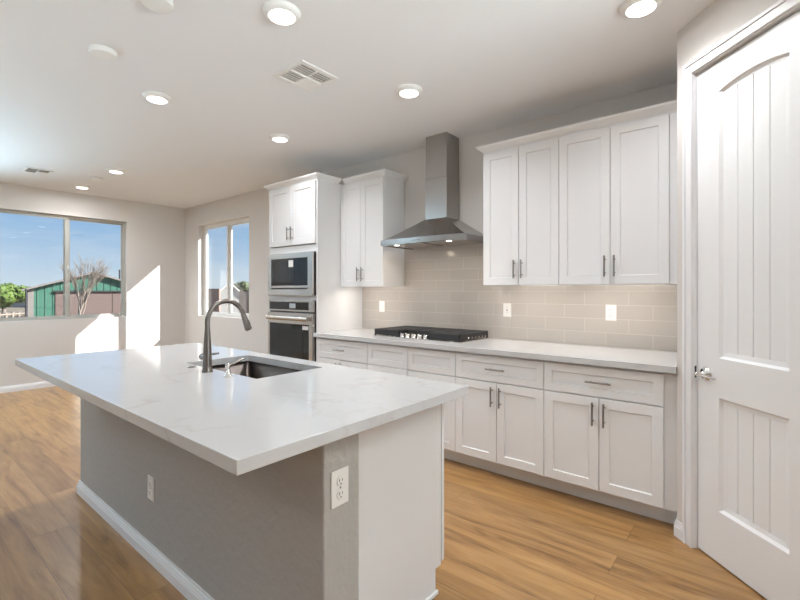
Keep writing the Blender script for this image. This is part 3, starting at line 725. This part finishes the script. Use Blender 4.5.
# soap dispenser
sp = thing('soap_dispenser', (-1.982, 1.105, .922), 'short nickel soap dispenser with angled nozzle, right of the faucet', 'soap dispenser')
MB().lathe((-1.982, 1.105, .922), [(.022, 0), (.022, .003), (.013, .007), (.0115, .03), (.009, .034), (.009, .044), (.0125, .046), (.0125, .058), (.006, .062)], 20).build('pump', 'chrome', sp)
MB().tube([(-1.982, 1.105, .974), (-1.982, 1.14, .982), (-1.982, 1.185, .998)], [.006, .005, .0045], 10).build('nozzle', 'chrome', sp)
tag(MB().lathe((-2.365, 1.112, .922), [(.021, 0), (.021, .003), (.018, .005), (.0001, .0055)], 24).build('air_switch', 'faucet'), 'small flat dark button on the island top left of the faucet', 'switch')

# ------------------------------------------------------------------ ceiling fixtures
def lamp(loc):
    r = thing('ceiling_light', (loc[0], loc[1], CZ), '', 'ceiling light', 'lit round disc lights on the ceiling')
    MB().lathe((loc[0], loc[1], CZ), [(.094, -.0), (.094, -.006), (.086, -.016), (.072, -.026), (.067, -.026)], 40).build('trim_ring', 'plate', r)
    MB().lathe((loc[0], loc[1], CZ), [(.067, -.0255), (.06, -.030), (.035, -.034), (.0001, -.035)], 40).build('lens', 'lens', r)
    return r
LP = [(-1.876, 1.337, 'lit ceiling light above the island right of the square vent', 1.05), (-3.391, 1.342, 'lit ceiling light above the far half of the island', 1.0), (-1.916, 2.424, 'lit ceiling light in front of the range hood', 0.5),
      (-3.414, 2.412, 'lit ceiling light in front of the oven tower', 0.4), (-.462, 2.422, 'lit ceiling light nearest the pantry corner', 0.46), (-5.822, 1.854, 'lit ceiling light in the dining end, nearer the kitchen', 1.6), (-7.063, 1.846, 'lit ceiling light closest to the far window wall', 1.5),
      (.9, 1.3, 'added ceiling light out of frame right of the island', 0.6), (-4.6, -1.2, 'added ceiling light over the unseen living side', 0.1), (-1.2, -1.6, 'added ceiling light behind the camera', 0.1),  # this row and the next: lamps added out of view for brightness
      (-5.8, -.2, 'added ceiling light in the dining end outside the frame', 0.5), (-7.06, -.2, 'added ceiling light near the window wall outside the frame', 0.5)]
l0 = lamp(LP[0]); 
for i, (x, y, lab, k) in enumerate(LP):
    o = l0 if i == 0 else dup(l0, (x, y, CZ), lab); o['label'] = lab
    area('lamp_glow', (0, 0, -.04), (0, 0, 0), .12, .12, LAMP_POWER*k, LAMP_COL, o, 'DISK', PI if x < -4 or x > -.5 else math.radians(140))
def cover(x, y, r_, label):
    o = thing('ceiling_cover', (x, y, CZ), label, 'ceiling cover', 'unlit round white covers on the ceiling')
    MB().lathe((x, y, CZ), [(r_, 0), (r_, -.016), (r_*.93, -.026)], 36).build('rim', 'plate', o)
    MB().lathe((x, y, CZ), [(r_*.93, -.0255), (r_*.8, -.028), (.0001, -.029)], 36).build('disc', 'lensoff', o)
cover(-2.991, .885, .072, 'unlit round white ceiling cover above the far end of the island')
cover(-2.262, .895, .072, 'unlit round white ceiling cover cut by the top edge of the photo')
cover(-6.418, 1.834, .065, 'small flat unlit disc between the two dining lights')
def vent(x0, x1, y0, y1, label, half):
    r = thing('ceiling_vent', ((x0+x1)/2, (y0+y1)/2, CZ), label, 'ceiling vent')
    fz0 = CZ-.008; w = .028
    b = MB(); b.box(x0, x1, y0, y0+w, fz0, CZ).box(x0, x1, y1-w, y1, fz0, CZ).box(x0, x0+w, y0+w, y1-w, fz0, CZ).box(x1-w, x1, y0+w, y1-w, fz0, CZ)
    xm_, ym_ = (x0+x1)/2, (y0+y1)/2
    b.box(xm_-.004, xm_+.004, y0+w, y1-w, fz0-.002, CZ).box(x0+w, x1-w, ym_-.004, ym_+.004, fz0-.002, CZ)
    b.build('frame', 'plate', r, bevel=.002)
    MB().box(x0+w, x1-w, y0+w, y1-w, CZ-.0012, CZ-.0002).build('duct_opening', 'dark', r)
    for qx in (0, 1):
        for qy in (0, 1):
            a0, a1 = (x0+w, xm_-.004) if qx == 0 else (xm_+.004, x1-w); c0, c1 = (y0+w, ym_-.004) if qy == 0 else (ym_+.004, y1-w)
            b = MB(); n = 5
            for k in range(n):
                xx = a0+(a1-a0)*(k+.5)/n; q = (a1-a0)/n*.62; up, dn = CZ-.0016, CZ-.0085
                za, zb_ = (up, dn) if half(qx, qy) else (dn, up)
                b.add([(xx-q, c0, za), (xx-q, c1, za), (xx+q, c1, zb_), (xx+q, c0, zb_)], [(0, 1, 2, 3)])
            o = b.build('louver_bank', 'plate', r); q = o.modifiers.new('thick', 'SOLIDIFY'); q.thickness = .0008
    return r
vent(-2.470, -2.165, 1.69, 1.99, 'square white four-way ceiling vent above the island', lambda a, c: a == 1 or c == 0)
vent(-6.695, -6.445, 1.15, 1.405, 'white ceiling vent near the wide window', lambda a, c: c == 0 or a == 1)

# ------------------------------------------------------------------ outside
me = MB(); GN = 60
def gz(x, y):
    dx = max(WL-.6-x, 0, x-RX); dy = max(y-WB-1.0, 0, RY-y); d = math.hypot(dx, dy); t = min(max((d-2)/12, 0), 1)
    return -.16-1.4*t*t*(3-2*t)
coords = [-160, -120, -90, -70, -50, -40, -32, -26, -22, -19, -16, -14, -12, -10.5, -9.2, -8.2, -7.9, -4, 0, 3.6, 6, 9, 13, 18, 25, 40, 70, 110, 160]
n = len(coords)
me.add([(x, y, gz(x, y)) for x in coords for y in coords], [(i*n+j, i*n+j+1, (i+1)*n+j+1, (i+1)*n+j) for i in range(n-1) for j in range(n-1)], True)
o = me.build('ground', 'ground'); st(o, 'dry sandy ground outside the windows', 'ground')

def P3(u, v, depth):     # point at a given view depth along pixel direction (used only to lay the site out)
    t = math.radians(39.5); F = Vector((-math.sin(t), math.cos(t), 0)); R = Vector((math.cos(t), math.sin(t), 0))
    p = (F + R*(u-400)/440)*depth; return Vector((p.x, p.y, H-(v-290.85)/440*depth))
# shed
a = P3(28, 300, 40); c = P3(150, 300, 46.4); dv = Vector((c.x-a.x, c.y-a.y)); Wd = dv.length; ang = math.atan2(dv.y, dv.x)
gzs = -1.6; eave = H+.12-gzs; peak = H+1.72-gzs
sh = thing('shed', (a.x, a.y, gzs), 'green metal shed with brown doors seen through the wide window', 'shed', rz=ang)
D = 9
b = MB(); b.prism([(0, 0, 0), (Wd, 0, 0), (Wd, 0, eave), (Wd/2, 0, peak), (0, 0, eave)], (0, D, 0)); b.build('walls', 'green', sh, True)
b = MB(); b.box(-.02, .40, -.04, D, 0, eave-.02); b.build('corner_panel', 'roofm', sh, True)
ov_ = .45; k_ = (peak-eave)/(Wd/2); tk = .16
b = MB()
for s_, xA in ((1, -ov_), (-1, Wd+ov_)):
    zE = eave-k_*ov_
    b.prism([(xA, -.5, zE), (Wd/2, -.5, peak), (Wd/2, -.5, peak+tk), (xA, -.5, zE+tk)], (0, D+1, 0))
b.build('roof', 'roofm', sh, True)
dh = H-.12-gzs
for x0_, x1_ in ((Wd*.20, Wd*.375), (Wd*.385, Wd*.655), (Wd*.66, Wd*.93)):
    q = MB().box(x0_, x1_, -.08, -.01, 0, dh).build('garage_door', 'brownpanel', sh, True)
MB().box(Wd*.19, Wd*.94, -.25, -.01, dh, dh+.14).build('door_track', 'pole', sh, True)

def branchy(name, base, h, label, m, nb, seed, spread=.5, depth=5, thick=.012):
    rnd = random.Random(seed); b = MB()
    def grow(p, d, L, r, lev):
        q = p+d*L; mid_ = p+d*L*.5+Vector((rnd.uniform(-1, 1), rnd.uniform(-1, 1), 0))*L*.06
        b.tube([p, mid_, q], [r, r*.85, r*.65], 5 if lev > 1 else 7, False)
        if lev >= depth: return
        for k in range(nb):
            dd = (d+Vector((rnd.uniform(-1, 1), rnd.uniform(-1, 1), rnd.uniform(-.1, .7)))*spread).normalized()
            grow(p+(q-p)*rnd.uniform(.55, 1), dd, L*rnd.uniform(.55, .8), r*.55, lev+1)
    grow(Vector(base), Vector((0, 0, 1)), h*.36, h*thick, 0)
    return tag(b.build(name, m), label, 'tree')
def leafy(name, base, h, w, label, m, seed, trunk=.3, n=2600):
    rnd = random.Random(seed); r = thing(name, base, label, 'tree')
    MB().tube([base, (base[0], base[1], base[2]+h*trunk*1.3)], [w*.05, w*.03], 8).build('trunk', 'bark2', r)
    cl = []
    for k in range(14):
        a = rnd.uniform(0, 2*PI); q = rnd.uniform(0, .33)*w; cl.append((base[0]+q*math.cos(a), base[1]+q*math.sin(a), base[2]+h*(trunk+rnd.uniform(.18, .5)*(1-trunk)+.1), w*rnd.uniform(.16, .25)))
    b = MB()
    for k in range(n):
        c = cl[k % len(cl)]; v = Vector((rnd.gauss(0, 1), rnd.gauss(0, 1), rnd.gauss(0, 1))).normalized()
        p = Vector(c[:3])+Vector((v.x, v.y, v.z*min(1, h*.25/c[3])))*c[3]*rnd.uniform(.8, 1.05); s_ = w*.022*rnd.uniform(.7, 1.4)
        t1 = Vector((rnd.gauss(0, 1), rnd.gauss(0, 1), rnd.gauss(0, 1))).normalized(); t2 = v.cross(t1).normalized(); t1 = (t1*.6+t2.cross(v)).normalized()
        b.add([p-t1*s_-t2*s_, p+t1*s_-t2*s_, p+t1*s_+t2*s_, p-t1*s_+t2*s_], [(0, 1, 2, 3)])
    b.build('foliage', m, r); return r
def onground(u, d): p = P3(u, 300, d); return (p.x, p.y, gz(p.x, p.y)-.02)
branchy('bare_tree', onground(80, 22), 5.4, 'pale bare-branched tree standing in front of the green shed', 'bark', 4, 3, .36)
branchy('bare_tree', onground(40, 62), 4.3, 'grey leafless tree rising behind the left end of the shed', 'bark2', 4, 11, .5)
p = P3(4, 300, 52); leafy('green_tree', (p.x, p.y, -1.56), 4.0, 5.2, 'rounded bright green tree left of the shed', 'leaf', 5, .22, 5000)
p = P3(26, 300, 30); tag(MB().tube([(p.x, p.y, -1.56), (p.x, p.y, H+.15)], .06, 8).build('utility_pole', 'pole'), 'thin dark post at the left corner of the shed', 'post')
p = P3(119.5, 300, 62); tag(MB().tube([(p.x, p.y, -1.56), (p.x, p.y, H+3.0)], .10, 8).build('chimney_pipe', 'pole'), 'dark pipe sticking up behind the right slope of the shed roof', 'pipe')
# rail fence far left
f0, f1 = P3(-8, 300, 30), P3(25, 300, 33)
fe = thing('rail_fence', (f0.x, f0.y, -1.56), 'low pale rail fence across the yard left of the shed', 'fence')
b = MB()
for zz in (-.75, -.35): b.tube([(f0.x, f0.y, zz), (f1.x, f1.y, zz)], .07, 6)
b.build('rails', 'bark', fe)
for k in range(6):
    q = f0.lerp(f1, k/5); MB().tube([(q.x, q.y, -1.56), (q.x, q.y, -.2)], .09, 6).build('fence_post', 'bark', fe)
p = P3(18, 300, 80); hz_ = thing('far_building', (p.x, p.y, -1.56), 'low pale building beyond the fence', 'building', rz=math.radians(40))
MB().box(-7, 7, -3, 3, 0, 2.0).build('walls', 'stucco', hz_, True); MB().prism([(-7.4, -3.4, 2.0), (-7.4, 3.4, 2.0), (-7.4, 0, 2.9)], (14.8, 0, 0)).build('roof', 'roofm', hz_, True)
# neighbours behind window_2
p = P3(230, 300, 30)
nh = thing('neighbour_house', (p.x, p.y, gz(p.x, p.y)), 'white stucco neighbouring house gable outside the kitchen window', 'house', rz=math.radians(63))
zb = H-gz(p.x, p.y)
b = MB(); b.prism([(-.8, 0, 0), (.75, 0, 0), (.75, 0, zb-.22), (0, 0, zb+.50), (-.8, 0, zb-.2)], (0, 3, 0)); b.build('walls', 'stucco', nh, True)
b = MB(); b.prism([(-.95, -.15, zb-.33), (0, -.15, zb+.51), (.9, -.15, zb-.35), (.9, -.15, zb-.25), (0, -.15, zb+.62), (-.95, -.15, zb-.23)], (0, 3.3, 0)); b.build('roof', 'vinylw', nh, True)
def blockwall(u0, d0, u1, d1, top, label):
    A, B = P3(u0, 300, d0), P3(u1, 300, d1); d = (B-A); d.z = 0; nrm = Vector((-d.y, d.x, 0)).normalized()*.2; g0 = min(gz(A.x, A.y), gz(B.x, B.y))-.05
    b = MB(); b.prism([(A.x, A.y, g0), (B.x, B.y, g0), (B.x, B.y, top), (A.x, A.y, top)], nrm)
    tag(b.build('block_wall', 'blockw'), label, 'garden wall')
blockwall(207, 24, 219, 24, H+.12, 'brown block wall left of the white neighbouring house')
blockwall(239, 22, 262, 22, H-.02, 'brown block wall right of the white neighbouring house')
p = P3(213, 300, 39); leafy('dark_tree', (p.x, p.y, gz(p.x, p.y)), 3.5, 1.6, 'small dark tree behind the left block wall', 'leafd', 8, .4, 900)
p = P3(241, 300, 39); leafy('dark_tree', (p.x, p.y, gz(p.x, p.y)), 4.2, 2.8, 'dull green tree behind the white neighbouring house', 'leafd', 9, .4, 1400)
